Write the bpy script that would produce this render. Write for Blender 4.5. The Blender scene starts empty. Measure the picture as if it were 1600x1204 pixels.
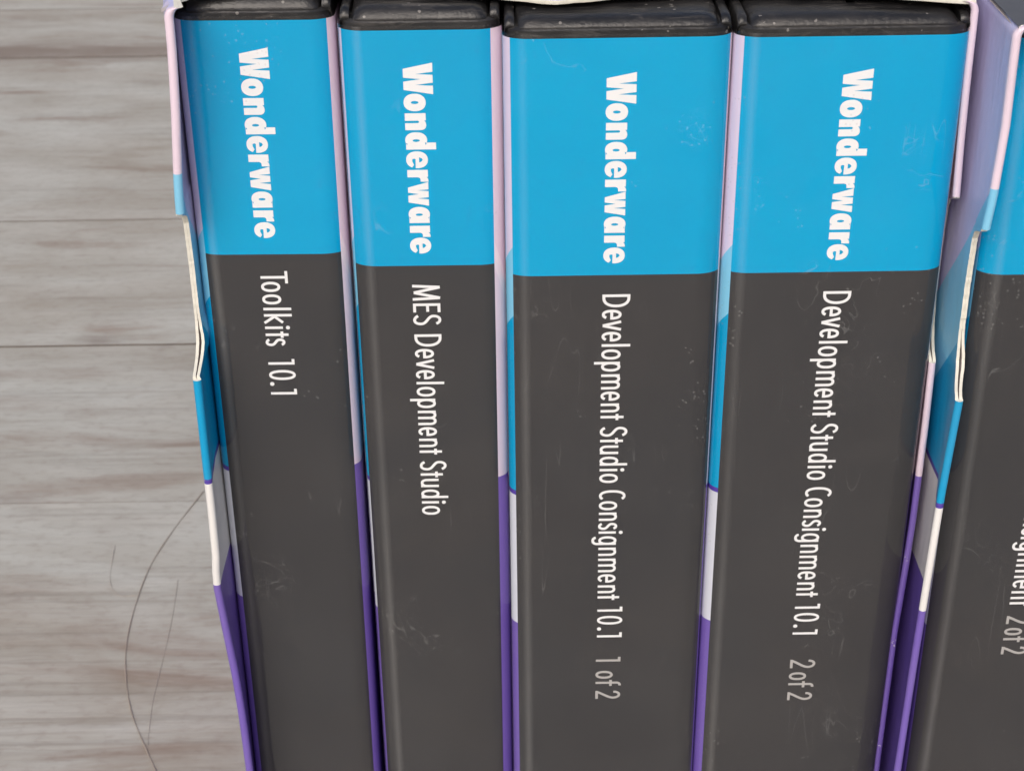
import bpy, bmesh, math, random
from math import sin, cos, pi, radians, atan, sqrt
from mathutils import Vector, Matrix
from mathutils.geometry import tessellate_polygon
random.seed(7)
MM = 0.001
scene = bpy.context.scene
COL = scene.collection

# ------------------------------------------------------------------ camera
cd = bpy.data.cameras.new('camera')
cam = bpy.data.objects.new('camera', cd); COL.objects.link(cam)
scene.camera = cam
cd.sensor_width = 36.0
cd.lens = 36.0 * 2500 / 1600
cd.clip_start = 0.01; cd.clip_end = 50
th, rho = radians(29.05), atan(66 / 4500)
Fv = Vector((0, cos(th), -sin(th))); R0 = Vector((1, 0, 0)); U0 = Vector((0, sin(th), cos(th)))
Rv = R0 * cos(rho) - U0 * sin(rho); Uv = R0 * sin(rho) + U0 * cos(rho)
cam.matrix_world = Matrix(((Rv.x, Uv.x, -Fv.x, 0), (Rv.y, Uv.y, -Fv.y, -0.198), (Rv.z, Uv.z, -Fv.z, 0.254), (0, 0, 0, 1)))
cd.dof.use_dof = True
cd.dof.focus_distance = 0.226
cd.dof.aperture_fstop = cd.lens / 0.62

# ------------------------------------------------------------------ sky and sun (bright overcast daylight)
SUN_EL, SUN_AZ = radians(45), radians(193)         # azimuth clockwise from +Y: in front of the cases, to the left
w = bpy.data.worlds.new('World'); scene.world = w; w.use_nodes = True
nt = w.node_tree; bg = nt.nodes['Background']
sky = nt.nodes.new('ShaderNodeTexSky'); sky.sky_type = 'NISHITA'; sky.sun_disc = False
sky.sun_elevation = SUN_EL; sky.sun_rotation = SUN_AZ
sky.air_density = 0.8; sky.dust_density = 5.0; sky.ozone_density = 0.6
nt.links.new(sky.outputs[0], bg.inputs[0]); bg.inputs[1].default_value = 0.145
sl = bpy.data.lights.new('sun', 'SUN'); sl.energy = 1.45; sl.angle = radians(42); sl.color = (1.0, 0.965, 0.925)
sun = bpy.data.objects.new('sun', sl); COL.objects.link(sun)
sdir = Vector((sin(SUN_AZ) * cos(SUN_EL), cos(SUN_AZ) * cos(SUN_EL), sin(SUN_EL)))
sun.rotation_euler = (-sdir).to_track_quat('-Z', 'Y').to_euler()
scene.view_settings.view_transform = 'Standard'
scene.view_settings.look = 'None'
scene.view_settings.gamma = 1.0
scene.view_settings.exposure = -0.06
scene.cycles.max_bounces = 10
scene.cycles.transparent_max_bounces = 12

# ------------------------------------------------------------------ node helpers
def lin(r, g, b):
    f = lambda c: (c / 255 / 12.92) if c <= 10 else ((c / 255 + 0.055) / 1.055) ** 2.4
    return (f(r), f(g), f(b), 1.0)

class NT:
    def __init__(s, name):
        s.m = bpy.data.materials.new(name); s.m.use_nodes = True
        s.t = s.m.node_tree; s.b = s.t.nodes['Principled BSDF']
        s.out = s.t.nodes['Material Output']
    def n(s, typ, **kw):
        nd = s.t.nodes.new(typ)
        for k, v in kw.items(): setattr(nd, k, v)
        return nd
    def put(s, sock, v):
        if isinstance(v, bpy.types.NodeSocket): s.t.links.new(v, sock)
        elif v is not None: sock.default_value = v
    def math(s, op, a, b=None, c=None, clamp=False):
        nd = s.n('ShaderNodeMath', operation=op, use_clamp=clamp)
        s.put(nd.inputs[0], a)
        if b is not None: s.put(nd.inputs[1], b)
        if c is not None: s.put(nd.inputs[2], c)
        return nd.outputs[0]
    def ramp01(s, x, lo, hi, a=0.0, b=1.0):
        nd = s.n('ShaderNodeMapRange'); nd.clamp = True
        s.put(nd.inputs[0], x); s.put(nd.inputs[1], lo); s.put(nd.inputs[2], hi); s.put(nd.inputs[3], a); s.put(nd.inputs[4], b)
        return nd.outputs[0]
    def mix(s, f, a, b, mode='MIX'):
        nd = s.n('ShaderNodeMix', data_type='RGBA', blend_type=mode)
        s.put(nd.inputs[0], f); s.put(nd.inputs[6], a); s.put(nd.inputs[7], b)
        return nd.outputs[2]
    def obj(s, scale=(1, 1, 1), loc=(0, 0, 0), rot=(0, 0, 0)):
        tc = s.n('ShaderNodeTexCoord'); mp = s.n('ShaderNodeMapping'); oi = s.n('ShaderNodeObjectInfo')
        ad = s.n('ShaderNodeVectorMath', operation='MULTIPLY_ADD'); s.t.links.new(oi.outputs['Random'], ad.inputs[0])
        ad.inputs[1].default_value = (.7, .3, .9); s.t.links.new(tc.outputs['Object'], ad.inputs[2])
        s.t.links.new(ad.outputs[0], mp.inputs[0])
        mp.inputs['Scale'].default_value = scale; mp.inputs['Location'].default_value = loc; mp.inputs['Rotation'].default_value = rot
        return mp.outputs[0]
    def noise(s, vec, scale, detail=4, rough=0.55, dist=0.0):
        nd = s.n('ShaderNodeTexNoise'); s.put(nd.inputs['Vector'], vec)
        nd.inputs['Scale'].default_value = scale; nd.inputs['Detail'].default_value = detail
        nd.inputs['Roughness'].default_value = rough; nd.inputs['Distortion'].default_value = dist
        return nd.outputs[0]
    def voro(s, vec, scale, feature='F1', rnd=1.0):
        nd = s.n('ShaderNodeTexVoronoi', feature=feature); s.put(nd.inputs['Vector'], vec)
        nd.inputs['Scale'].default_value = scale; nd.inputs['Randomness'].default_value = rnd
        return nd.outputs['Distance']
    def bump(s, h, strength, dist, prev=None):
        nd = s.n('ShaderNodeBump'); nd.inputs['Strength'].default_value = strength; nd.inputs['Distance'].default_value = dist
        s.put(nd.inputs['Height'], h)
        if prev is not None: s.put(nd.inputs['Normal'], prev)
        return nd.outputs[0]
    def uv(s):
        nd = s.n('ShaderNodeUVMap'); nd.uv_map = 'print'
        sp = s.n('ShaderNodeSeparateXYZ'); s.t.links.new(nd.outputs[0], sp.inputs[0])
        return sp.outputs[0], sp.outputs[1]

PINK = lin(226, 208, 222); LAV = lin(212, 202, 226); LBLUE = lin(126, 196, 228); MBLUE = lin(4, 154, 204)
PURPLE = lin(114, 92, 174); PLINE = lin(84, 62, 160); WHITE = (0.78, 0.77, 0.75, 1); DARK = lin(59, 59, 61); SBLUE = lin(0, 158, 208)

def front_art(N, d, z, z1, z2, z3, z4, s1, s2, base=LAV, white=WHITE):
    """left-hand artwork: lavender > light blue > blue > purple line > white > purple, going down"""
    zz1 = N.math('SUBTRACT', z1, N.math('MULTIPLY', d, s1))
    zz2 = N.math('SUBTRACT', z2, N.math('MULTIPLY', d, s2))
    c = N.mix(N.math('LESS_THAN', z, zz1), base, LBLUE)
    c = N.mix(N.math('LESS_THAN', z, zz2), c, MBLUE)
    c = N.mix(N.math('LESS_THAN', z, z3), c, PLINE)
    c = N.mix(N.math('LESS_THAN', z, z3 - 0.8), c, white)
    c = N.mix(N.math('LESS_THAN', z, z4), c, PURPLE)
    return c
def back_art(N, d, z, z3):
    g = N.math('SUBTRACT', 164.5, N.math('MULTIPLY', d, 3.0))
    lt = N.math('MULTIPLY', N.math('LESS_THAN', z, g), N.math('GREATER_THAN', z, N.math('SUBTRACT', g, 4.0)))  # slanted pale band: a glint painted into the pink print
    c = N.mix(N.math('MULTIPLY', lt, 0.55), PINK, lin(240, 228, 232))
    return N.mix(N.math('LESS_THAN', z, z3), c, PURPLE)

# ------------------------------------------------------------------ materials
def mat_cover(name, arcL, arcR, zb, seed):
    """printed paper cover: spine between arc coordinates arcL and arcR, artwork round both corners"""
    N = NT(name); u, z = N.uv()
    spine = N.mix(N.math('LESS_THAN', z, zb), SBLUE, DARK)
    ob = N.obj(loc=(seed, seed * .3, 0))
    cloud = N.noise(ob, 26, 4, .6, 1.0)
    spine = N.mix(N.ramp01(cloud, 0.36, 0.62, 0.0, 0.5), spine, N.mix(N.math('LESS_THAN', z, zb), lin(0, 168, 216), lin(66, 64, 64)))  # uneven ink, deepened to paint in the film's patchy sheen
    left = front_art(N, N.math('SUBTRACT', arcL, u), z, 165.0, 154.6, 125.9, 101.6, 1.4, 1.2, LAV, lin(206, 210, 222))
    right = back_art(N, N.math('SUBTRACT', u, arcR), z, 126.0)
    c = N.mix(N.math('LESS_THAN', u, arcL), spine, left)
    c = N.mix(N.math('GREATER_THAN', u, arcR), c, right)
    N.put(N.b.inputs['Base Color'], c)
    N.b.inputs['Roughness'].default_value = 0.6
    N.b.inputs['Specular IOR Level'].default_value = 0.03
    return N.m

def mat_sleeve():
    N = NT('clear polypropylene sleeve')
    ob = N.obj()
    wav = N.noise(N.obj((1, 1, .35)), 60, 2)
    fine = N.noise(ob, 1500, 2)
    # dust specks
    # dust gathers towards the two rounded corners and in drifting patches
    ux, uz = N.uv()
    edge = N.math('ADD', N.ramp01(ux, 5.5, 1.0, 0, .06), N.math('MULTIPLY', N.math('SUBTRACT', N.noise(N.obj(loc=(4, 4, 4)), 24, 2), .5), .5))
    dv = N.voro(ob, 520); dsel = N.noise(ob, 90, 3, .7)
    dust = N.math('MULTIPLY', N.math('LESS_THAN', dv, 0.085), N.math('GREATER_THAN', N.math('ADD', dsel, edge), 0.69))
    dv2 = N.voro(ob, 1300); dsel2 = N.noise(N.obj(loc=(3, 1, 2)), 60, 4, .7)
    dust2 = N.math('MULTIPLY', N.math('LESS_THAN', dv2, 0.20), N.math('GREATER_THAN', N.math('ADD', dsel2, edge), 0.65))
    # hairline scratches: thin iso-lines of warped, stretched noise
    def scratch(rot, sc, sel_s, lo, wd):
        nv = N.noise(N.obj(sc, rot=rot), 1.0, 1, .4, .6)
        band = N.math('LESS_THAN', N.math('ABSOLUTE', N.math('SUBTRACT', nv, 0.5)), wd)
        sel = N.noise(N.obj(loc=(sel_s, 2, 1)), 70, 3)
        return N.math('MULTIPLY', band, N.ramp01(sel, lo, lo + .12))
    s1 = scratch((0, 0.25, 0), (300, 60, 25), 5, .55, .0025)
    s2 = scratch((0, -0.7, 0), (240, 60, 20), 9, .56, .0025)
    s3 = scratch((0, 1.3, 0), (220, 60, 30), 14, .60, .002)
    curl = N.noise(N.obj(loc=(.3, 0, 0)), 170, 2, .5, 1.5)
    s4 = N.math('MULTIPLY', N.math('LESS_THAN', N.math('ABSOLUTE', N.math('SUBTRACT', curl, 0.5)), .005),
                N.ramp01(N.noise(N.obj(loc=(8, 5, 3)), 75, 2), .575, .65))
    scr = N.math('MAXIMUM', N.math('MAXIMUM', s1, s2), N.math('MAXIMUM', s3, s4))
    smudge = N.ramp01(N.noise(ob, 55, 5, .65, .5), .48, .75)
    marks = N.math('MAXIMUM', N.math('MULTIPLY', scr, 0.065), N.math('MULTIPLY', N.math('MAXIMUM', dust, N.math('MULTIPLY', dust2, .6)), 0.17))
    # pale vertical band painted into the film as a glossy sheen near the corner
    def sheen_band(c, wd):
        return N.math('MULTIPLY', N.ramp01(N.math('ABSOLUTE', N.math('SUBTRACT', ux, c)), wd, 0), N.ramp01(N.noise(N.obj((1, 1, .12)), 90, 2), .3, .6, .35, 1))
    smudge_sheen = N.math('ADD', N.math('MULTIPLY', smudge, 0.009), N.math('MULTIPLY', sheen_band(2.5, .8), .075))
    nrm = N.bump(fine, 0.04, 0.0002, N.bump(wav, 0.6, 0.0012))
    gm = N.n('ShaderNodeNewGeometry')
    fres = N.n('ShaderNodeFresnel'); N.put(fres.inputs[0], N.ramp01(gm.outputs['Backfacing'], 0, 1, 1.49, 1 / 1.49))
    fres.label = 'same reflectance from both sides of the film'; N.put(fres.inputs['Normal'], nrm)
    gl = N.n('ShaderNodeBsdfGlossy'); N.put(gl.inputs['Roughness'], N.ramp01(smudge, 0, 1, 0.10, 0.24)); N.put(gl.inputs['Normal'], nrm)
    tr = N.n('ShaderNodeBsdfTransparent'); tr.inputs[0].default_value = (0.985, 0.985, 0.985, 1)
    df = N.n('ShaderNodeBsdfDiffuse'); df.inputs[0].default_value = (0.78, 0.78, 0.76, 1)
    a = N.n('ShaderNodeMixShader'); N.put(a.inputs[0], fres.outputs[0]); N.t.links.new(tr.outputs[0], a.inputs[1]); N.t.links.new(gl.outputs[0], a.inputs[2])
    b = N.n('ShaderNodeMixShader'); N.put(b.inputs[0], N.math('ADD', marks, smudge_sheen, clamp=True)); N.t.links.new(a.outputs[0], b.inputs[1]); N.t.links.new(df.outputs[0], b.inputs[2])
    N.t.links.new(b.outputs[0], N.out.inputs[0])
    return N.m

def mat_plastic():
    N = NT('black textured plastic'); ob = N.obj()
    f = N.noise(ob, 1800, 3, .6); d = N.noise(ob, 120, 5, .7, .4); scuff = N.noise(N.obj((120, 600, 600)), 1.0, 5, .7, 1.2)
    c = N.mix(N.ramp01(d, .45, .8, 0, .55), (0.012, 0.012, 0.013, 1), (0.048, 0.045, 0.043, 1))
    c = N.mix(N.ramp01(scuff, .55, .72, 0, .6), c, (0.12, 0.11, 0.10, 1))
    sp = N.math('MULTIPLY', N.math('LESS_THAN', N.voro(ob, 700), .16), N.math('GREATER_THAN', N.noise(ob, 200, 2), .56))
    c = N.mix(N.math('MULTIPLY', sp, .55), c, (0.3, 0.28, 0.26, 1))
    N.put(N.b.inputs['Base Color'], c)
    N.put(N.b.inputs['Roughness'], N.ramp01(d, .3, .7, .28, .50))
    N.put(N.b.inputs['Normal'], N.bump(f, .3, .0003, N.bump(d, .12, .0003)))
    return N.m

def mat_flat(name, col, rough=.55, bumps=True, ns=900, st=.3):
    N = NT(name); N.b.inputs['Base Color'].default_value = col
    ob = N.obj()
    if bumps:
        v = N.noise(ob, ns, 4, .6)
        N.put(N.b.inputs['Base Color'], N.mix(N.ramp01(v, .3, .75, 0, .35), col, tuple(c * .62 for c in col[:3]) + (1,)))
        N.put(N.b.inputs['Normal'], N.bump(v, st, .0002))
    N.b.inputs['Roughness'].default_value = rough
    return N.m

def mat_card(name, kind, z1=176.8, z2=160, z3=129.6, z4=110.8):
    N = NT(name); d, z = N.uv()
    wob = N.math('MULTIPLY', N.math('SUBTRACT', N.noise(N.obj(), 180, 2), .5), 0.35)
    zw = N.math('ADD', z, wob)
    if kind == 'front': c = front_art(N, d, zw, z1, z2, z3, z4, 1.2, 1.2, N.mix(N.ramp01(d, .3, 1.5), PINK, lin(190, 190, 226)))
    else: c = N.mix(N.math('LESS_THAN', zw, z3), PINK, PURPLE)
    # rubbed and chipped print on the fold
    chip = N.noise(N.obj(), 420, 5, .7)
    onfold = N.math('LESS_THAN', d, 0.5)
    c = N.mix(N.math('MULTIPLY', N.math('MULTIPLY', N.math('GREATER_THAN', chip, .675), onfold), .8), c, WHITE)
    c = N.mix(N.ramp01(N.noise(N.obj(), 60, 4), .4, .8, 0, .12), c, lin(150, 140, 135))
    N.put(N.b.inputs['Base Color'], c)
    N.b.inputs['Roughness'].default_value = .33
    N.b.inputs['Specular IOR Level'].default_value = .45
    N.put(N.b.inputs['Normal'], N.bump(N.noise(N.obj((1, 1, .3)), 130, 3), .35, .0012, N.bump(N.noise(N.obj(), 1600, 2), .2, .0001)))
    return N.m

def mat_wood():
    N = NT('weathered grey wood')
    geo = N.n('ShaderNodeNewGeometry'); oi = N.n('ShaderNodeObjectInfo')
    def co(sc, off=0.0):
        mp = N.n('ShaderNodeMapping'); N.t.links.new(geo.outputs['Position'], mp.inputs[0]); mp.inputs['Scale'].default_value = sc
        ad = N.n('ShaderNodeVectorMath', operation='ADD'); N.t.links.new(mp.outputs[0], ad.inputs[0])
        cb = N.n('ShaderNodeCombineXYZ'); N.put(cb.inputs[0], N.math('MULTIPLY', oi.outputs['Random'], 37.0)); cb.inputs[1].default_value = off
        N.t.links.new(cb.outputs[0], ad.inputs[1]); return ad.outputs[0]
    big = N.noise(co((10, 22, 1)), 1, 5, .62, .8)
    streak = N.noise(co((14, 70, 1), 3), 1, 6, .66, 1.0)
    grain = N.noise(co((40, 620, 1), 7), 1, 4, .65, .6)
    weave = N.noise(co((240, 480, 1), 11), 1, 3, .6)
    c = N.mix(N.ramp01(big, .32, .66), lin(153, 147, 136), lin(177, 177, 170))
    c = N.mix(N.ramp01(streak, .45, .75, 0, .5), c, lin(188, 186, 179))
    c = N.mix(N.ramp01(streak, .42, .24, 0, .30), c, lin(132, 121, 108))
    c = N.mix(N.ramp01(grain, .48, .30, 0, .22), c, lin(118, 108, 98))
    c = N.mix(N.ramp01(weave, .5, .72, 0, .30), c, lin(128, 114, 104))
    lines = N.math('MULTIPLY', N.ramp01(N.noise(co((6, 330, 1), 41), 1, 2, .5, .5), .47, .34), N.ramp01(N.noise(co((9, 26, 1), 47), 1, 3), .46, .60))
    c = N.mix(N.math('MULTIPLY', lines, .28), c, lin(116, 106, 96))
    br = N.math('MULTIPLY', N.ramp01(N.noise(co((10, 45, 1), 19), 1, 5, .6, 1.0), .54, .72), N.ramp01(N.noise(co((14, 20, 1), 23), 1, 2), .45, .60))
    c = N.mix(N.math('MULTIPLY', br, .7), c, lin(122, 98, 82))
    # old dirt that has settled along one joint of the boards
    sp = N.n('ShaderNodeSeparateXYZ'); N.t.links.new(geo.outputs['Position'], sp.inputs[0])
    ys = N.math('ADD', sp.outputs[1], N.math('MULTIPLY', N.math('SUBTRACT', streak, .5), .05))
    dirt = N.math('MULTIPLY', N.ramp01(N.math('ABSOLUTE', N.math('SUBTRACT', ys, .632)), .024, .004), N.ramp01(big, .25, .6, .35, 1))
    c = N.mix(N.math('MULTIPLY', dirt, .75), c, lin(112, 94, 80))
    knot = N.math('MULTIPLY', N.ramp01(N.voro(co((16, 30, 1), 31), 1), .26, .05), N.ramp01(N.noise(co((60, 60, 1), 4), 1, 4), .4, .65))
    c = N.mix(N.math('MULTIPLY', knot, .45), c, lin(104, 88, 78))
    N.put(N.b.inputs['Base Color'], c)
    hv = N.n('ShaderNodeHueSaturation'); N.put(hv.inputs['Color'], c); N.put(hv.inputs['Value'], N.ramp01(oi.outputs['Random'], 0, 1, .98, 1.08))
    c = hv.outputs[0]; N.put(N.b.inputs['Base Color'], c)
    N.b.inputs['Roughness'].default_value = .6
    N.b.inputs['Specular IOR Level'].default_value = .35
    N.put(N.b.inputs['Normal'], N.bump(grain, .3, .0004, N.bump(streak, .25, .0012)))
    return N.m

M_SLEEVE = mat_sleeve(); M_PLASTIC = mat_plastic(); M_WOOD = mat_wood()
M_INK = mat_flat('white ink', (0.83, 0.84, 0.85, 1), .5, False)
M_GREYINK = mat_flat('light grey ink', lin(176, 174, 172), .5, False)
M_CREAM = mat_flat('raw cream board', lin(222, 219, 206), .85, True, 700, .8)
M_INNER = mat_flat('plain board', lin(196, 186, 182), .8)
M_FRONTART = mat_card('slipcase front print', 'front')
M_BACKART = mat_card('slipcase back print', 'back', z3=127.0)
M_TOPLAV = mat_flat('lavender print', LAV, .35, True, 300, .1)
M_TOPDARK = mat_flat('dark grey print', lin(84, 80, 77), .35, True, 300, .1)
M_HAIR = mat_flat('brown fibre', lin(156, 144, 133), .6, False)
M_EDGE = mat_flat('dirty plank edge', lin(92, 80, 70), .9, False)
M_GROOVE = mat_flat('dark joint', (0.02, 0.018, 0.016, 1), .9, False)

# ------------------------------------------------------------------ mesh helpers (input in mm)
def link(name, verts, faces, mats, parent=None, mi=None, uvs=None, smooth=False, angle=35):
    me = bpy.data.meshes.new(name)
    me.from_pydata([(x * MM, y * MM, z * MM) for x, y, z in verts], [], faces)
    for m in (mats if isinstance(mats, (list, tuple)) else [mats]): me.materials.append(m)
    if mi: me.polygons.foreach_set('material_index', mi)
    if uvs:
        L = me.uv_layers.new(name='print')
        for lp in me.loops: L.data[lp.index].uv = uvs[lp.vertex_index]
    me.validate()
    if smooth: me.shade_smooth(); me.set_sharp_from_angle(angle=radians(angle))
    o = bpy.data.objects.new(name, me); COL.objects.link(o)
    if parent: o.parent = parent
    return o
def empty(name, loc, label, cat, group=None):
    o = bpy.data.objects.new(name, None); COL.objects.link(o); o.empty_display_size = .01
    o.location = [c * MM for c in loc]; o['label'] = label; o['category'] = cat
    if group: o['group'] = group
    return o
def interp(tab, x):
    t = sorted(tab)
    if x <= t[0][0]: return t[0][1]
    for (a, b), (c, d) in zip(t, t[1:]):
        if x <= c: return b + (d - b) * (x - a) / (c - a)
    return t[-1][1]
class MB:
    def __init__(s): s.v = []; s.f = []; s.m = []; s.uv = []
    def quad_grid(s, rows, mi=0, uv=None, close=False):
        base = len(s.v); nr, nc = len(rows), len(rows[0])
        for i, r in enumerate(rows):
            for j, p in enumerate(r): s.v.append(p); s.uv.append(uv[i][j] if uv else (0, 0))
        for i in range(nr - 1):
            for j in range(nc if close else nc - 1):
                k = (j + 1) % nc
                s.f.append((base + i * nc + j, base + i * nc + k, base + (i + 1) * nc + k, base + (i + 1) * nc + j)); s.m.append(mi)
    def poly(s, pts, mi=0, uv=None):
        b = len(s.v); s.v += pts; s.uv += uv or [(0, 0)] * len(pts); s.f.append(tuple(range(b, b + len(pts)))); s.m.append(mi)
    def build(s, name, mats, parent=None, smooth=False, angle=35, useuv=True):
        return link(name, s.v, s.f, mats, parent, s.m, s.uv if useuv else None, smooth, angle)

# ------------------------------------------------------------------ lettering (glyphs in cap-height units, x right, y up)
XH = 0.69; HT = 0.053
def ell(cx, cy, rx, ry, a0, a1, n=26, p=2.25):
    out = []
    for i in range(n + 1):
        a = radians(a0 + (a1 - a0) * i / n); c, s_ = cos(a), sin(a)
        out.append((cx + rx * math.copysign(abs(c) ** (2 / p), c), cy + ry * math.copysign(abs(s_) ** (2 / p), s_)))
    return out
def bez(p0, p1, p2, p3, n=12):
    return [tuple((1 - t) ** 3 * a + 3 * (1 - t) ** 2 * t * b + 3 * (1 - t) * t * t * c + t ** 3 * d for a, b, c, d in zip(p0, p1, p2, p3)) for t in [i / n for i in range(n + 1)]]
def light_glyph(ch, W):
    """list of (path, closed) strokes inside width W"""
    h = HT; cx = W / 2; R = []
    lo, hi = h * .8, XH - h * .8
    bowl = lambda: (ell(cx, XH / 2, W / 2 - h, XH / 2 - h * .8, 0, 360), True)
    if ch == 'o': R = [bowl()]
    elif ch == '0': R = [(ell(cx, .5, W / 2 - h, .5 - h * .8, 0, 360), True)]
    elif ch == 'l': R = [([(cx, 0), (cx, 1.04)], False)]
    elif ch == 'i': R = [([(cx, 0), (cx, XH - .02)], False), ('dot', cx, .86, .078)]
    elif ch == '.': R = [('dot', cx, .08, .085)]
    elif ch == 't': R = [([(cx, 0), (cx, .86)], False), ([(0, .615), (W, .615)], False)]
    elif ch == 'n': R = [([(h, 0), (h, XH - .01)], False), (ell(cx, .44, W / 2 - h, XH - h * .8 - .44, 175, 0, 14) + [(W - h, 0)], False)]
    elif ch == 'u': R = [([(W - h, XH), (W - h, .0)], False), ([(h, XH)] + ell(cx, .25, W / 2 - h, .25 - h * .8, 180, 355, 14), False)]
    elif ch == 'm':
        m = W / 2
        R = [([(h, 0), (h, XH - .01)], False)]
        for a, b in ((h, m), (m, W - h)): R.append((ell((a + b) / 2, .46, (b - a) / 2, XH - h * .8 - .46, 175, 0, 12) + [(b, 0)], False))
    elif ch == 'd': R = [bowl(), ([(W - h, 0), (W - h, 1.04)], False)]
    elif ch == 'p': R = [bowl(), ([(h, -.27), (h, XH - .01)], False)]
    elif ch == 'g': R = [bowl(), ([(W - h, XH - .01), (W - h, -.06)] + ell(cx, -.06, W / 2 - h, .165, -8, -165, 12), False)]
    elif ch == 'e': R = [(ell(cx, XH / 2, W / 2 - h, XH / 2 - h * .8, 0, 322, 24), False), ([(h, XH * .5), (W - h * .1, XH * .5)], False)]
    elif ch == 'v': R = [([(h * .9, XH), (cx, .03)], False), ([(W - h * .9, XH), (cx, .03)], False)]
    elif ch == 'k': R = [([(h, 0), (h, 1.04)], False), ([(h * 1.6, .37), (W - .06, XH)], False), ([(h * 1.8, .40), (W - .05, 0)], False)]
    elif ch in 'sS':
        H = XH if ch == 's' else 1.0
        a = (W - h * 1.2, H * .83); q = W - h
        R = [(bez(a, (W * .72, H * 1.02), (h * .9, H * 1.03), (h, H * .73), 10) + bez((h, H * .73), (h, H * .52), (q, H * .50), (q, H * .27), 10)[1:] + bez((q, H * .27), (q, -.03 * H), (W * .30, -.03 * H + .01), (h * .9, H * .17), 10)[1:], False)]
    elif ch == 'C': R = [(ell(W * .62, .5, W * .62 - h, .5 - h * .8, 52, 308, 22, 2.3), False)]
    elif ch == 'D': R = [([(h, 0), (h, 1)], False), ([(h * 1.2, 1 - h)] + [(W * .3, 1 - h)] + ell(W * .3, .5, W * .7 - h, .5 - h, 88, -88, 20, 2.2) + [(W * .3, h), (h * 1.2, h)], False)]
    elif ch == 'T': R = [([(cx, 0), (cx, 1)], False), ([(0, 1 - h), (W, 1 - h)], False)]
    elif ch == 'E': R = [([(h, 0), (h, 1)], False), ([(h, 1 - h), (W, 1 - h)], False), ([(h, .53), (W * .94, .53)], False), ([(h, h), (W, h)], False)]
    elif ch == 'M': R = [([(h, 0), (h * 2.0, 1)], False), ([(h * 2.0, 1), (cx, .05)], False), ([(cx, .05), (W - h * 2.0, 1)], False), ([(W - h * 2.0, 1), (W - h, 0)], False)]
    elif ch == '1': R = [([(W - h, 0), (W - h, 1)], False), ([(0, 1 - h), (W - h, 1 - h)], False)]
    elif ch == '2': R = [(bez((h, .74), (h * .8, 1.06), (W - h, 1.05), (W - h, .72), 12) + bez((W - h, .72), (W - h, .52), (h * 2, .25), (h * .9, .03), 8)[1:], False), ([(0, h), (W, h)], False)]
    elif ch == 'f': R = [([(W * .42, 0), (W * .42, .84)] + ell(W * .42 + .12, .86, .12, .13, 170, 80, 6), False), ([(0, .615), (W * .9, .615)], False)]
    return R
def ribbon(path, closed, h):
    n = len(path); L, Rr = [], []
    for i, (x, y) in enumerate(path):
        a = path[i - 1] if (i or closed) else path[i]
        b = path[(i + 1) % n] if (i < n - 1 or closed) else path[i]
        if closed and i == 0: a = path[-2] if path[-1] == path[0] else path[-1]
        dx, dy = b[0] - a[0], b[1] - a[1]; l = math.hypot(dx, dy) or 1
        nx, ny = -dy / l, dx / l
        L.append((x + nx * h, y + ny * h)); Rr.append((x - nx * h, y - ny * h))
    return L, Rr
BW = {  # heavy brand lettering: outlines in unit width x cap height
    'W': [(0, 1), (.29, 1), (.355, .42), (.385, 1), (.632, 1), (.70, .40), (.728, 1), (1, 1), (.855, 0), (.59, 0), (.515, .58), (.468, 0), (.185, 0)],
    'w': [(0, 1), (.31, 1), (.345, .45), (.385, 1), (.64, 1), (.685, .45), (.73, 1), (1, 1), (.852, 0), (.565, 0), (.505, .52), (.44, 0), (.225, 0)]}
def bold_shapes(ch, W):
    """list of (outline, [holes]) in cap units"""
    xh = .715; cx = W / 2
    if ch == 'W': return [([(x * W, y) for x, y in BW['W']], [])]
    if ch == 'w': return [([(x * W, y * xh) for x, y in BW['w']], [])]
    if ch == 'o': return [(ell(cx, xh / 2, cx, xh / 2 + .02, 0, 358, 40, 2.2), [ell(cx, xh / 2, W * .085, xh * .185, 0, 350, 20, 2)])]
    if ch in 'da':
        top = 1.035 if ch == 'd' else xh
        e = ell(W * .46, xh / 2, W * .46, xh / 2 + .02, 38, 322, 34, 2.2)
        y0, y1 = e[0][1], e[-1][1]; sx = W * .60
        out = [(W, top), (sx, top), (sx, max(y0, xh - .055))] if ch == 'd' else [(W, top), (sx + .02, top), (sx + .02, xh - .04)]
        out += [(x, y) for x, y in e[2:-2]] + [(sx + .02, .045), (sx + .02, 0), (W, 0)]
        return [(out, [ell(W * .48, xh / 2, W * .075, xh * .175, 0, 350, 18, 2)])]
    if ch == 'n':
        return [([(0, 0), (0, xh), (W * .43, xh), (W * .43, xh - .065)] + bez((W * .43, xh - .065), (W * .52, xh + .03), (W * .98, xh + .07), (W, xh - .17), 12)[1:] +
                 [(W, 0), (W * .585, 0), (W * .585, xh * .60)] + ell(W * .515, xh * .60, W * .07, .05, 0, 180, 8)[1:] + [(W * .445, 0)], [])]
    if ch == 'r':
        return [([(0, 0), (0, xh), (W * .60, xh), (W * .60, xh - .06)] + bez((W * .60, xh - .06), (W * .68, xh), (W * .8, xh + .02), (W, xh + .012), 6)[1:] +
                 [(W, xh - .265)] + bez((W, xh - .265), (W * .8, xh - .25), (W * .63, xh - .27), (W * .62, xh * .50), 6)[1:] + [(W * .62, 0)], [])]
    if ch == 'e':
        out = ell(cx, xh / 2, cx, xh / 2 + .02, -7, 360 - 26, 40, 2.2)
        # slit under the bar, opening to the right
        out += [(W * .80, xh * .345), (W * .60, xh * .27), (W * .47, xh * .27), (W * .43, xh * .36), (W * .46, xh * .43)]
        hole = [(W * .36, xh * .60), (W * .66, xh * .60), (W * .62, xh * .70), (W * .51, xh * .78), (W * .41, xh * .72)]
        return [(out, [hole])]
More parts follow.
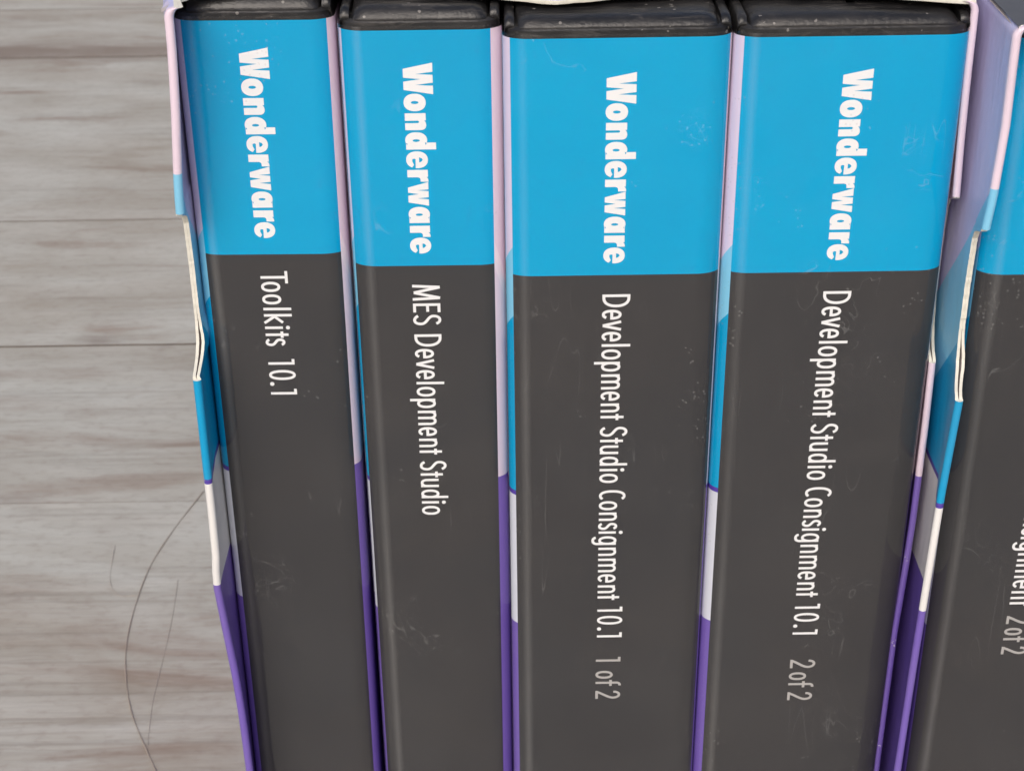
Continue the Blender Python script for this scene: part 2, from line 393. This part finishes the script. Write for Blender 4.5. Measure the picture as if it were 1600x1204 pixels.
def lettering(name, glyphs, x_base, cap, y_plane, mat, parent, bold=False):
    """glyphs: (char, z_start, z_end): text runs down the spine, letter tops towards +x"""
    V, Fc = [], []; lay = 0
    for ch, z0, z1 in glyphs:
        W = (z0 - z1) / cap
        def P(x, y, l): return (x_base + y * cap, y_plane - 0.002 * l, z0 - x * cap)
        if bold:
            for outl, holes in bold_shapes(ch, W):
                loops = [[Vector((x, y, 0)) for x, y in lp] for lp in [outl] + holes]
                flat = [p for lp in loops for p in lp]
                b = len(V); V += [P(p.x, p.y, 0) for p in flat]
                Fc += [tuple(b + i for i in t) for t in tessellate_polygon(loops)]
        else:
            for k, st in enumerate(light_glyph(ch, W)):
                b = len(V)
                if st[0] == 'dot':
                    _, cx, cy, r = st
                    V += [P(cx + r * cos(a * pi / 8), cy + r * sin(a * pi / 8), k) for a in range(16)]
                    Fc.append(tuple(range(b, b + 16))); continue
                L, Rr = ribbon(st[0], st[1], HT)
                n = len(L); V += [P(x, y, k) for x, y in L] + [P(x, y, k) for x, y in Rr]
                Fc += [(b + i, b + i + 1, b + n + i + 1, b + n + i) for i in range(n - 1)]
    # all faces should look towards the reader (-y)
    out = []
    for f in Fc:
        p = [Vector(V[i]) for i in f[:3]]
        out.append(f if (p[1] - p[0]).cross(p[2] - p[0]).y < 0 else tuple(reversed(f)))
    return link(name, V, out, mat, parent)

BOLD = [('W', 189.52, 185.30), ('o', 185.40, 183.02), ('n', 182.75, 180.44), ('d', 180.15, 177.74), ('e', 177.50, 175.13), ('r', 174.89, 173.2), ('w', 173.16, 169.75), ('a', 169.6, 167.25), ('r', 166.85, 165.2), ('e', 165.1, 162.75)]
DEV = [('D', 158.08, 156.11), ('e', 155.74, 154.21), ('v', 154.07, 152.49), ('e', 152.32, 150.80), ('l', 150.42, 149.95), ('o', 149.57, 147.95), ('p', 147.6, 146.03), ('m', 145.6, 143.16), ('e', 142.82, 141.3), ('n', 140.87, 139.4), ('t', 139.13, 138.12),
       ('S', 137.0, 135.36), ('t', 135.15, 134.15), ('u', 133.89, 132.42), ('d', 132.0, 130.46), ('i', 129.95, 129.46), ('o', 129.07, 127.47)]
CON = [('C', 126.21, 124.6), ('o', 124.3, 122.7), ('n', 122.29, 120.82), ('s', 120.46, 119.21), ('i', 118.98, 118.48), ('g', 118.06, 116.49), ('n', 116.0, 114.5), ('m', 114.0, 111.5), ('e', 111.12, 109.56), ('n', 109.06, 107.6), ('t', 107.33, 106.3)]
VER = [('1', 105.02, 104.1), ('0', 103.27, 101.62), ('.', 101.17, 100.41), ('1', 100.1, 99.15)]
ONE2 = [('1', 95.3, 94.4), ('o', 92.55, 91.0), ('f', 90.73, 89.4), ('2', 88.55, 86.95)]
def two_of_two(z, s=1.0): return [('2', z, z - 1.65 * s), ('o', z - 2.5 * s, z - 4.05 * s), ('f', z - 4.3 * s, z - 5.65 * s), ('2', z - 6.5 * s, z - 8.1 * s)]
TK = [('T', 158.7, 156.78), ('o', 157.05, 155.45), ('o', 155.07, 153.47), ('l', 152.99, 152.5), ('k', 151.94, 150.33), ('i', 149.99, 149.5), ('t', 149.14, 148.09), ('s', 148.0, 146.76), ('1', 144.61, 143.7), ('0', 142.81, 141.15), ('.', 140.85, 140.15), ('1', 139.65, 138.71)]
MES = [('M', 158.1, 155.63), ('E', 155.19, 153.8), ('S', 153.41, 151.77)] + [(c, round(a - 7.75, 2), round(b - 7.75, 2)) for c, a, b in DEV]

# ------------------------------------------------------------------ the boards everything stands on
tab = bpy.data.objects.new('wooden_tabletop', None); COL.objects.link(tab); tab['kind'] = 'structure'
tab['label'] = 'weathered grey wooden boards under and behind the boxes'
joints = [-1500 + 101 * i for i in range(15)] + [70, 193, 292, 402, 620, 711, 815] + [815 + 101 * i for i in range(1, 8)]
joints = sorted(set(joints))
gapw = {402: .7, 620: 1.4, 711: .9, 193: .06, 292: 1.0}
for k, (a, b) in enumerate(zip(joints, joints[1:])):
    if b - a < 30: continue
    ga, gb = gapw.get(a, .5) / 2, gapw.get(b, .5) / 2
    drop = 0.0
    x0, x1, c = -1300, 1300, .08
    y0, y1 = a + ga, b - gb
    prof = [(y0, -12), (y0, drop - c), (y0 + c, drop), (y1 - c, drop), (y1, drop - c), (y1, -12)]
    V = [(x0, y, z) for y, z in prof] + [(x1, y, z) for y, z in prof]; n = 6
    F = [(i, (i + 1) % n, n + (i + 1) % n, n + i) for i in range(n)] + [tuple(range(n)), tuple(range(2 * n - 1, n - 1, -1))]
    F = [tuple(reversed(f)) for f in F]
    mi = [1, 1, 0, 1, 1, 1, 1, 1]
    link('plank', V, F, [M_WOOD, M_EDGE], tab, mi)
link('subframe', [(x, y, z) for x in (-1290, 1290) for y in (-1490, 1515) for z in (-30, -1.5)],
     [(0, 1, 3, 2), (4, 6, 7, 5), (0, 4, 5, 1), (2, 3, 7, 6), (0, 2, 6, 4), (1, 5, 7, 3)], M_GROOVE, tab)

# ------------------------------------------------------------------ disc cases
def corner_profile(w, off=0.0, deep=132.0, rx=3.6, ry=2.4, n=9):
    """front outline seen from above, left back > left corner > spine > right corner > right back"""
    pts = [(0 - off, deep), (0 - off, 30), (0 - off, 8)]
    for i in range(n + 1):
        a = pi - (pi / 2) * i / n
        pts.append((rx + (rx + off) * cos(a), ry - (ry + off) * sin(a)))
    m = [(rx + (w - 2 * rx) * t, -off) for t in (.25, .5, .75)]
    right = [(w - x, y) for x, y in reversed(pts)]
    return pts + m + right
def arclen(pts):
    s = [0.0]
    for a, b in zip(pts, pts[1:]): s.append(s[-1] + math.hypot(b[0] - a[0], b[1] - a[1]))
    return s
def arc_at_x(pts, s, x, side):
    n = len(pts); rng = range(2, n // 2) if side < 0 else range(n // 2, n - 3)
    for i in rng:
        if pts[i][0] <= x <= pts[i + 1][0] and pts[i + 1][0] > pts[i][0]:
            t = (x - pts[i][0]) / (pts[i + 1][0] - pts[i][0]); return s[i] + t * (s[i + 1] - s[i])
    return s[2] if side < 0 else s[-3]

def disc_case(x0, y0, w, xl, xr, zlab, ztop, label, group, logo_x, texts, lean=0.0, seam=None, zb=161.0, seed=1.0, logo_z=(189.52, 162.75)):
    root = empty('disc_case', (x0, y0, 1.2), label, 'disc case', group)
    Z = lambda z: z - 1.2
    # -- shell: body with rounded spine corners
    P = corner_profile(w - .5, 0); P = [(x + .25, y + .25) for x, y in P]
    mb = MB(); zs = [0.2, 60, 120, zlab - 3, zlab + .9, zlab + 1.25]
    rows = []
    for k, z in enumerate(zs):
        sh = .35 if k == len(zs) - 1 else 0
        rows.append([(x + (sh if x < w / 2 else -sh) * (1 if (x < 3 or x > w - 3) else 0), y + sh, Z(z) if k else z) for x, y in P])
    mb.quad_grid(rows, close=True)
    mb.poly(list(reversed(rows[0]))); mb.poly(rows[-1])
    mb.build('shell', M_PLASTIC, root, smooth=True, useuv=False)
    # -- central end cap on top: swept bevel with rounded ends
    zc = zlab + 1.15; rise = ztop - zc
    side = 1.75
    cols = [0, .12, .35, .7, 1.1, 1.6, 2.2]
    xs = [side + c for c in cols] + ([w / 2] if seam is None else [seam - .55, seam - .45, seam + .45, seam + .55]) + [w - side - c for c in reversed(cols)]
    if seam is None: xs += [w * .3, w * .7]; xs = sorted(xs)
    prof = [(1.4, -.6), (.48, -.1), (.42, .08), (.55, .25), (.95, .62), (1.6, .86), (2.4, .97), (3.3, 1.0), (3.6, .93), (3.95, .98), (6.2, 1.0), (6.4, 1.0), (130, 1.0)]
    mb = MB(); rows = []
    for x in xs:
        t = min(x - side, w - side - x); rr = 2.2
        zd = rr - sqrt(max(0, rr * rr - (rr - min(t, rr)) ** 2)) if t < rr else 0
        row = []
        for y, f in prof:
            zz = zc + rise * f - zd * .55 * max(0, min(1, f + .1)) * (1 if y < 6 else .5)
            yy = y + (zd * .45 if y < 6 else 0)
            if seam is not None and abs(x - seam) < .5 and y >= 6.3: zz -= 1.6
            row.append((x, yy, Z(zz)))
        rows.append(row)
    rows = [[(xs[0] + .02, y, Z(zc - .8)) for (_, y, _) in rows[0]]] + rows + [[(xs[-1] - .02, y, Z(zc - .8)) for (_, y, _) in rows[-1]]]
    mb.quad_grid(rows)
    mb.build('end_cap', M_PLASTIC, root, smooth=True, angle=50, useuv=False)
    # -- the two cover leaves whose rounded ends stand beside the cap
    for sgn in (-1, 1):
        f = lambda x: x if sgn < 0 else w - x
        mb = MB(); rows = []
        for (y, zt) in [(1.9, -.5), (1.35, .05), (1.3, .25), (1.55, .62), (2.2, .92), (3.4, 1.0), (130, 1.0)]:
            zz = Z(zc + rise * zt * .93)
            zl = Z(zc - 1.0)
            r = [(f(.28), y, zl), (f(.28), y, zz - .55), (f(.42), y, zz - .15), (f(.75), y, zz), (f(1.25), y, zz - .02), (f(1.52), y, zz - .2), (f(1.58), y, zl)]
            rows.append(r if sgn < 0 else list(reversed(r)))
        mb.quad_grid(rows)
        mb.build('cover_leaf', M_PLASTIC, root, smooth=True, angle=50, useuv=False)
    # -- printed cover paper
    P = corner_profile(w, 0.0); s = arclen(P)
    uL, uR = arc_at_x(P, s, xl, -1), arc_at_x(P, s, xr, 1)
    mb = MB(); zs = [1.5, 50, 90, 110, 130, 150, 170, 185, zlab]
    mb.quad_grid([[(x, y, Z(z)) for x, y in P] for z in zs], uv=[[(u, z) for u in s] for z in zs])
    cover = mb.build('printed_cover', mat_cover('printed cover %s' % seed, uL, uR, zb, seed), root, smooth=True, angle=60)
    # -- lettering printed on the paper
    za, zc_ = logo_z; fz = lambda q: za + (q - 189.52) * (za - zc_) / 26.77
    lg = lettering('brand_lettering', [(c, fz(a), fz(b)) for c, a, b in BOLD], logo_x, 3.86, -.02, M_INK, cover, bold=True)
    for (nm, gl, m, xb) in texts: lettering(nm, [(c, a, b) for c, a, b in gl], xb, 3.84, -.02, m, cover)
    for ch in cover.children:
        for v in ch.data.vertices: v.co.z -= 1.2 * MM
    # -- clear sleeve over the paper
    P2 = corner_profile(w, 0.13); zs = [1.0] + [10 + i * 9.2 for i in range(20)] + [zlab + .55]
    mb = MB(); rows = []
    for i, z in enumerate(zs):
        rows.append([(x, y - (.05 * sin(z * .11 + seed) + .04 * sin(z * .037 + 2 * seed)) * (1 if y < .5 else 0), Z(z)) for x, y in P2])
    mb.quad_grid(rows, uv=[[(x, z) for x, y in P2] for z in zs])
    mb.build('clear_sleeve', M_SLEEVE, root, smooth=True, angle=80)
    root.rotation_euler.y = lean
    return root

G = 'black disc cases standing in the sleeve boxes'
B = 'title_lettering'
disc_case(-45.2, 8, 21.25, 1.2, 20.3, 194.7, 197.6, 'narrow disc case at the left end of the row, with the shortest title', G, 8.57,
          [(B, TK, M_INK, 8.75)], lean=.0065, seed=1.3, logo_z=(191.05, 163.8), zb=161.3)
disc_case(-22.25, 4, 21.25, .4, 19.75, 194.2, 196.9, 'narrow disc case second from the left, its title ending in Studio without a number', G, 8.25,
          [(B, MES, M_INK, 8.2)], lean=.002, seed=2.6, logo_z=(189.9, 162.85))
disc_case(-.6, 0, 29.4, .95, 29.1, 194.0, 196.4, 'wide disc case whose spine ends in grey 1 of 2', G, 13.3,
          [(B, DEV + CON + VER, M_INK, 13.2), ('volume_lettering', ONE2, M_GREYINK, 13.1)], seed=4.1)
disc_case(28.95, 0, 30.15, 1.2, 29.95, 193.8, 196.3, 'wide disc case whose spine reads 10.1 then ends in grey 2 of 2', G, 14.05,
          [(B, DEV + CON + VER, M_INK, 14.0), ('volume_lettering', two_of_two(94.2), M_GREYINK, 14.05)], seam=15.5, seed=5.7)
disc_case(63.05, -3, 29.4, .12, 28.9, 194.0, 196.4, 'disc case in the nearer sleeve box, cut off by the right edge', G, 11.7,
          [(B, DEV + CON, M_INK, 11.7), ('volume_lettering', two_of_two(104.4, .9), M_GREYINK, 11.65)], zb=161.6, seed=7.9)

# ------------------------------------------------------------------ cardboard sleeve boxes
NOTCH = [(145.0, 0), (146.2, 0.2), (147.6, 4.5), (149.0, 6.4), (152, 7.2), (160, 7.5), (167.0, 7.1), (168.4, 6.2), (169.6, 3.6), (170.6, 1.0), (171.2, 0)]
def box_wall(parent, sgn, front_tab, nominal, yf, T, ztop, art, notch=True, deep=137.0, zoff=0.0):
    """double-layer card wall; sgn -1: outer face looks to -x, +1: to +x. The edge is folded over except at the thumb notch."""
    zs = set([0.4, 3]); z = 8.0
    while z < ztop - 2.0: zs.add(round(z, 2)); z += 3.0
    zz = 144.0
    while zz < 173: zs.add(round(zz, 2)); zz += .4
    zz = ztop - 2.0
    while zz <= ztop: zs.add(round(zz, 2)); zz += .2
    zs = sorted(zs)
    def yn(z):
        if not notch or z + zoff < 145 or z + zoff > 171.2: return 0.0
        return max(0.0, interp(NOTCH, z + zoff)) + random.uniform(-.08, .08)
    ST = T / 2 - .05
    def xo(z, d):
        f = interp(front_tab, z); r = 1.5; dz = z - (ztop - r)
        inn = (r - sqrt(max(0, r * r - min(dz, r) ** 2))) * .9 if dz > 0 else 0
        f -= sgn * inn; nn = (interp(nominal, z) if isinstance(nominal, list) else nominal) - sgn * inn
        t = min(1.0, d / 8.0); t = t * t * (3 - 2 * t)
        return f + (nn - f) * t
    sheets = {'o': MB(), 'i': MB()}; fold = MB()
    rows_o, rows_i, uv_o, rows_f, uv_f, flags = [], [], [], [], [], []
    for z in zs:
        y = yn(z); nd = max(y, T / 2); flags.append(y < T / 2)
        split = math.exp(-((z + zoff - 148.8) / 2.6) ** 2) if notch else 0
        def thick(d):                      # the two layers press together behind the fold and gape where the notch ends
            t = min(1.0, d / 7.0); tt = T + (min(T, .55) - T) * t
            if y >= T / 2: tt = .78 + .42 * split
            return tt, min(ST, tt / 2 - .008 - (.17 * split if y >= T / 2 else 0))
        ds = [nd, nd + 3, nd + 7, 18, 60, deep]
        rows_o.append([(xo(z, d), yf + d, z) for d in ds] + [(xo(z, d) - sgn * thick(d)[1], yf + d, z) for d in reversed(ds)])
        uv_o.append([(d, z) for d in ds] + [(d, z) for d in reversed(ds)])
        ds2 = [nd, nd + 3, nd + 7, 18, 30, 36]
        rows_i.append([(xo(z, d) - sgn * thick(d)[0], yf + d, z) for d in ds2] + [(xo(z, d) - sgn * (thick(d)[0] - thick(d)[1]), yf + d, z) for d in reversed(ds2)])
        fx = xo(z, T / 2) - sgn * T / 2
        rows_f.append([(fx + sgn * T / 2 * cos(a * pi / 10), yf + T / 2 - T / 2 * sin(a * pi / 10), z) for a in range(11)])
        uv_f.append([(0.0, z)] * 11)
    def sheet(rows, printed_first):
        mb = MB(); nc = len(rows[0]); h = nc // 2; base = 0
        for i, r in enumerate(rows): mb.v += r; mb.uv += uv_o[i]
        for i in range(len(rows) - 1):
            for j in range(nc):
                k = (j + 1) % nc
                f = (i * nc + j, i * nc + k, (i + 1) * nc + k, (i + 1) * nc + j)
                mi = 0 if j < h - 1 else (1 if j in (h - 1, nc - 1) else 2)
                mb.f.append(f if sgn > 0 else tuple(reversed(f))); mb.m.append(mi)
        n = len(rows)
        mb.f.append(tuple(range(nc))); mb.m.append(1)
        mb.f.append(tuple((n - 1) * nc + j for j in range(nc))); mb.m.append(1)
        return mb
    bld = []
    wall = sheet(rows_o, True).build('side_wall', [art, M_CREAM, M_INNER], parent, smooth=True, angle=40)
    inner = sheet(rows_i, False).build('inner_flap', [art, M_CREAM, M_INNER], wall, smooth=True, angle=40)
    # folded edge, in pieces where the notch leaves it; drawn as a thick shell with cream ends
    mb = MB(); i = 0
    while i < len(zs):
        if not flags[i]: i += 1; continue
        j = i
        while j + 1 < len(zs) and flags[j + 1]: j += 1
        if j > i:
            mb.quad_grid(rows_f[i:j + 1], 0, uv_f[i:j + 1])
            for k in (i, j):
                z = zs[k]; fx = xo(z, T / 2) - sgn * T / 2
                inner_arc = [(fx + sgn * (T / 2 - ST) * cos(a * pi / 10), yf + T / 2 - (T / 2 - ST) * sin(a * pi / 10), z) for a in range(11)]
                mb.quad_grid([rows_f[k], inner_arc], 1)
        i = j + 1
    mb.build('folded_edge', [art, M_CREAM], wall, smooth=True, angle=60)
    return wall

def top_panel(parent, edge, zfun, yback, mat, thick=.5):
    mb = MB(); pts = []
    for (xa, ya), (xb, yb) in zip(edge, edge[1:]):
        n = max(1, int(abs(xb - xa) / 1.2))
        for i in range(n): t = i / n; pts.append((xa + (xb - xa) * t, ya + (yb - ya) * t))
    pts.append(edge[-1])
    pts = [(x, y + random.uniform(-.13, .13)) for x, y in pts]
    up = [[(x, y, zfun(x) + thick) for x, y in pts], [(x, max(y + 4, 12), zfun(x) * .5 + 98.8 + thick) for x, y in pts], [(x, yback, 197.6 + thick) for x, y in pts]]
    mb.quad_grid(up, 0)
    fr = [[(x, y, zfun(x) + random.uniform(-.06, .02)) for x, y in pts], [(x, y - .06, zfun(x) + thick * .5) for x, y in pts], [(x, y, zfun(x) + thick) for x, y in pts]]
    mb.quad_grid(fr, 1)
    dn = [fr[0], [(x, max(y + 4, 12), zfun(x) * .5 + 98.8) for x, y in pts], [(x, yback, 197.6) for x, y in pts]]
    mb.quad_grid([list(reversed(r)) for r in dn], 2)
    return mb.build('top_panel', [mat, M_CREAM, M_INNER], parent, smooth=True, angle=40, useuv=False)
def slab(name, x0, x1, y0, y1, z0, z1, m, parent):
    V = [(x, y, z) for x in (x0, x1) for y in (y0, y1) for z in (z0, z1)]
    return link(name, V, [(0, 1, 3, 2), (4, 6, 7, 5), (0, 4, 5, 1), (2, 3, 7, 6), (0, 2, 6, 4), (1, 5, 7, 3)], m, parent)

L_TAB = [(199, -42.8), (195, -42.85), (191.8, -43.0), (185.9, -43.35), (179.8, -43.85), (174.5, -44.3), (171.3, -44.4), (160, -44.7), (145.8, -44.9), (138, -45.0), (129.6, -45.1), (124, -45.15), (116, -45.35), (111.1, -45.8), (109.5, -45.7), (100.4, -45.1), (93.3, -44.6), (85, -44.3), (74, -44.2), (0, -44.2)]
R_TAB = [(198, 59.1), (191, 59.2), (186, 59.3), (179, 59.5), (170, 59.9), (160, 59.7), (147, 59.5), (136, 59.7), (119, 59.7), (110, 59.5), (98, 59.1), (72, 59.0), (0, 59)]
B2_TAB = [(198, 60.85), (191.5, 60.95), (185, 61.1), (175.6, 60.8), (170.7, 60.4), (160, 60.3), (145.3, 60.1), (138.7, 59.8), (131.4, 59.5), (122.7, 59.3), (103, 58.9), (80, 58.6), (0, 58.4)]
box1 = empty('slipcase', (0, 0, 0), 'wide cardboard sleeve box holding four disc cases, with torn notched edges', 'sleeve box', 'cardboard sleeve boxes')
box_wall(box1, -1, L_TAB, [(0, -46.3), (80, -45.4), (120, -45.15), (175, -45.0), (186, -44.75), (192, -44.45), (199, -44.25)], -1, 1.2, 198.9, M_FRONTART)
box_wall(box1, 1, [(z, x + .62) for z, x in R_TAB], 61.1, 1.1, 1.0, 197.7, M_BACKART)
edge1 = [(-43.0, -.6), (-42.4, 1.2), (-41.6, 3.6), (-39, 7.5), (-33, 9.5), (-16, 9.4), (-7.6, 7.6), (-.1, 6.5), (4, 5.2), (6.4, 4.7), (10, 5.2), (13.9, 6.2), (25.6, 7.9), (42, 6.4), (49.7, 4.2), (54.3, 2.6), (56.3, 1.7), (57.6, 1.5), (59.2, 1.3)]
top_panel(box1, edge1, lambda x: interp([(-44, 198.3), (-30, 198.0), (0, 197.25), (6, 197.05), (14, 197.2), (45, 197.2), (59, 197.3)], x), 137, M_TOPLAV)
slab('bottom_panel', -45.4, 59.9, 0, 136, .1, .9, M_INNER, box1)
slab('back_panel', -45.0, 60.0, 136.2, 136.9, 1, 197.2, M_FRONTART, box1)
box2 = empty('slipcase', (0, 0, 0), 'nearer cardboard sleeve box at the right edge, with a dark grey top', 'sleeve box', 'cardboard sleeve boxes')
box_wall(box2, -1, B2_TAB, 61.5, -10, 1.1, 197.6, M_FRONTART)
box_wall(box2, 1, [(0, 93.6), (198, 93.8)], 94.4, -10, 1.1, 197.6, M_BACKART, notch=False)
top_panel(box2, [(61.4, -9.8), (61.9, -9.0), (64, -8.8), (90, -8.9), (93.2, -9.5)], lambda x: 197.1, 137, M_TOPDARK)
slab('bottom_panel', 62, 93.6, -8, 136, .1, .9, M_INNER, box2)
slab('back_panel', 62, 93.6, 136.2, 136.9, 1, 197.0, M_FRONTART, box2)

# ------------------------------------------------------------------ stray fibres lying on the boards
M_HAIR2 = mat_flat('pale fibre', lin(166, 158, 150), .6, False)
def fibre(name, pts, r, label, m=None):
    # smooth the polyline
    P = [Vector((x, y, 0)) for x, y in pts]
    S = []
    for i in range(len(P) - 1):
        p0, p1, p2, p3 = P[max(i - 1, 0)], P[i], P[i + 1], P[min(i + 2, len(P) - 1)]
        for k in range(8):
            t = k / 8; S.append(.5 * ((2 * p1) + (p2 - p0) * t + (2 * p0 - 5 * p1 + 4 * p2 - p3) * t * t + (3 * p1 - p0 - 3 * p2 + p3) * t ** 3))
    S.append(P[-1])
    mb = MB(); rows = []
    for i, p in enumerate(S):
        d = (S[min(i + 1, len(S) - 1)] - S[max(i - 1, 0)]).normalized(); nx = Vector((-d.y, d.x, 0))
        rr = r * (.75 + .25 * sin(i * .7))
        rows.append([tuple(p + nx * rr * cos(a * pi / 3) + Vector((0, 0, r + .05 + rr * sin(a * pi / 3)))) for a in range(6)])
    mb.quad_grid(rows, close=True)
    o = mb.build(name, m or M_HAIR, None, smooth=True, angle=80, useuv=False)
    o['label'] = label; o['category'] = 'hair'
    return o
def ground(px, py):
    d = Fv * 2500 + Rv * (px - 800) + Uv * (602 - py); t = -254 / d.z
    return (d.x * t, -198 + d.y * t)
fibre('hair', [ground(*p) for p in [(318, 768), (270, 830), (235, 885), (212, 945), (198, 1005), (197, 1060), (206, 1115), (226, 1165), (243, 1204), (262, 1250)]], .18, 'long brown hair curving over the grey boards left of the boxes')
fibre('hair', [ground(*p) for p in [(180, 852), (172, 900), (177, 922), (190, 931), (214, 930)]], .09, 'short hooked hair lying inside the curve of the long one', M_HAIR2)
fibre('hair', [ground(*p) for p in [(278, 905), (270, 960), (256, 1025), (240, 1090), (233, 1140), (231, 1165)]], .08, 'thin faint hair between the long one and the torn box edge', M_HAIR2)
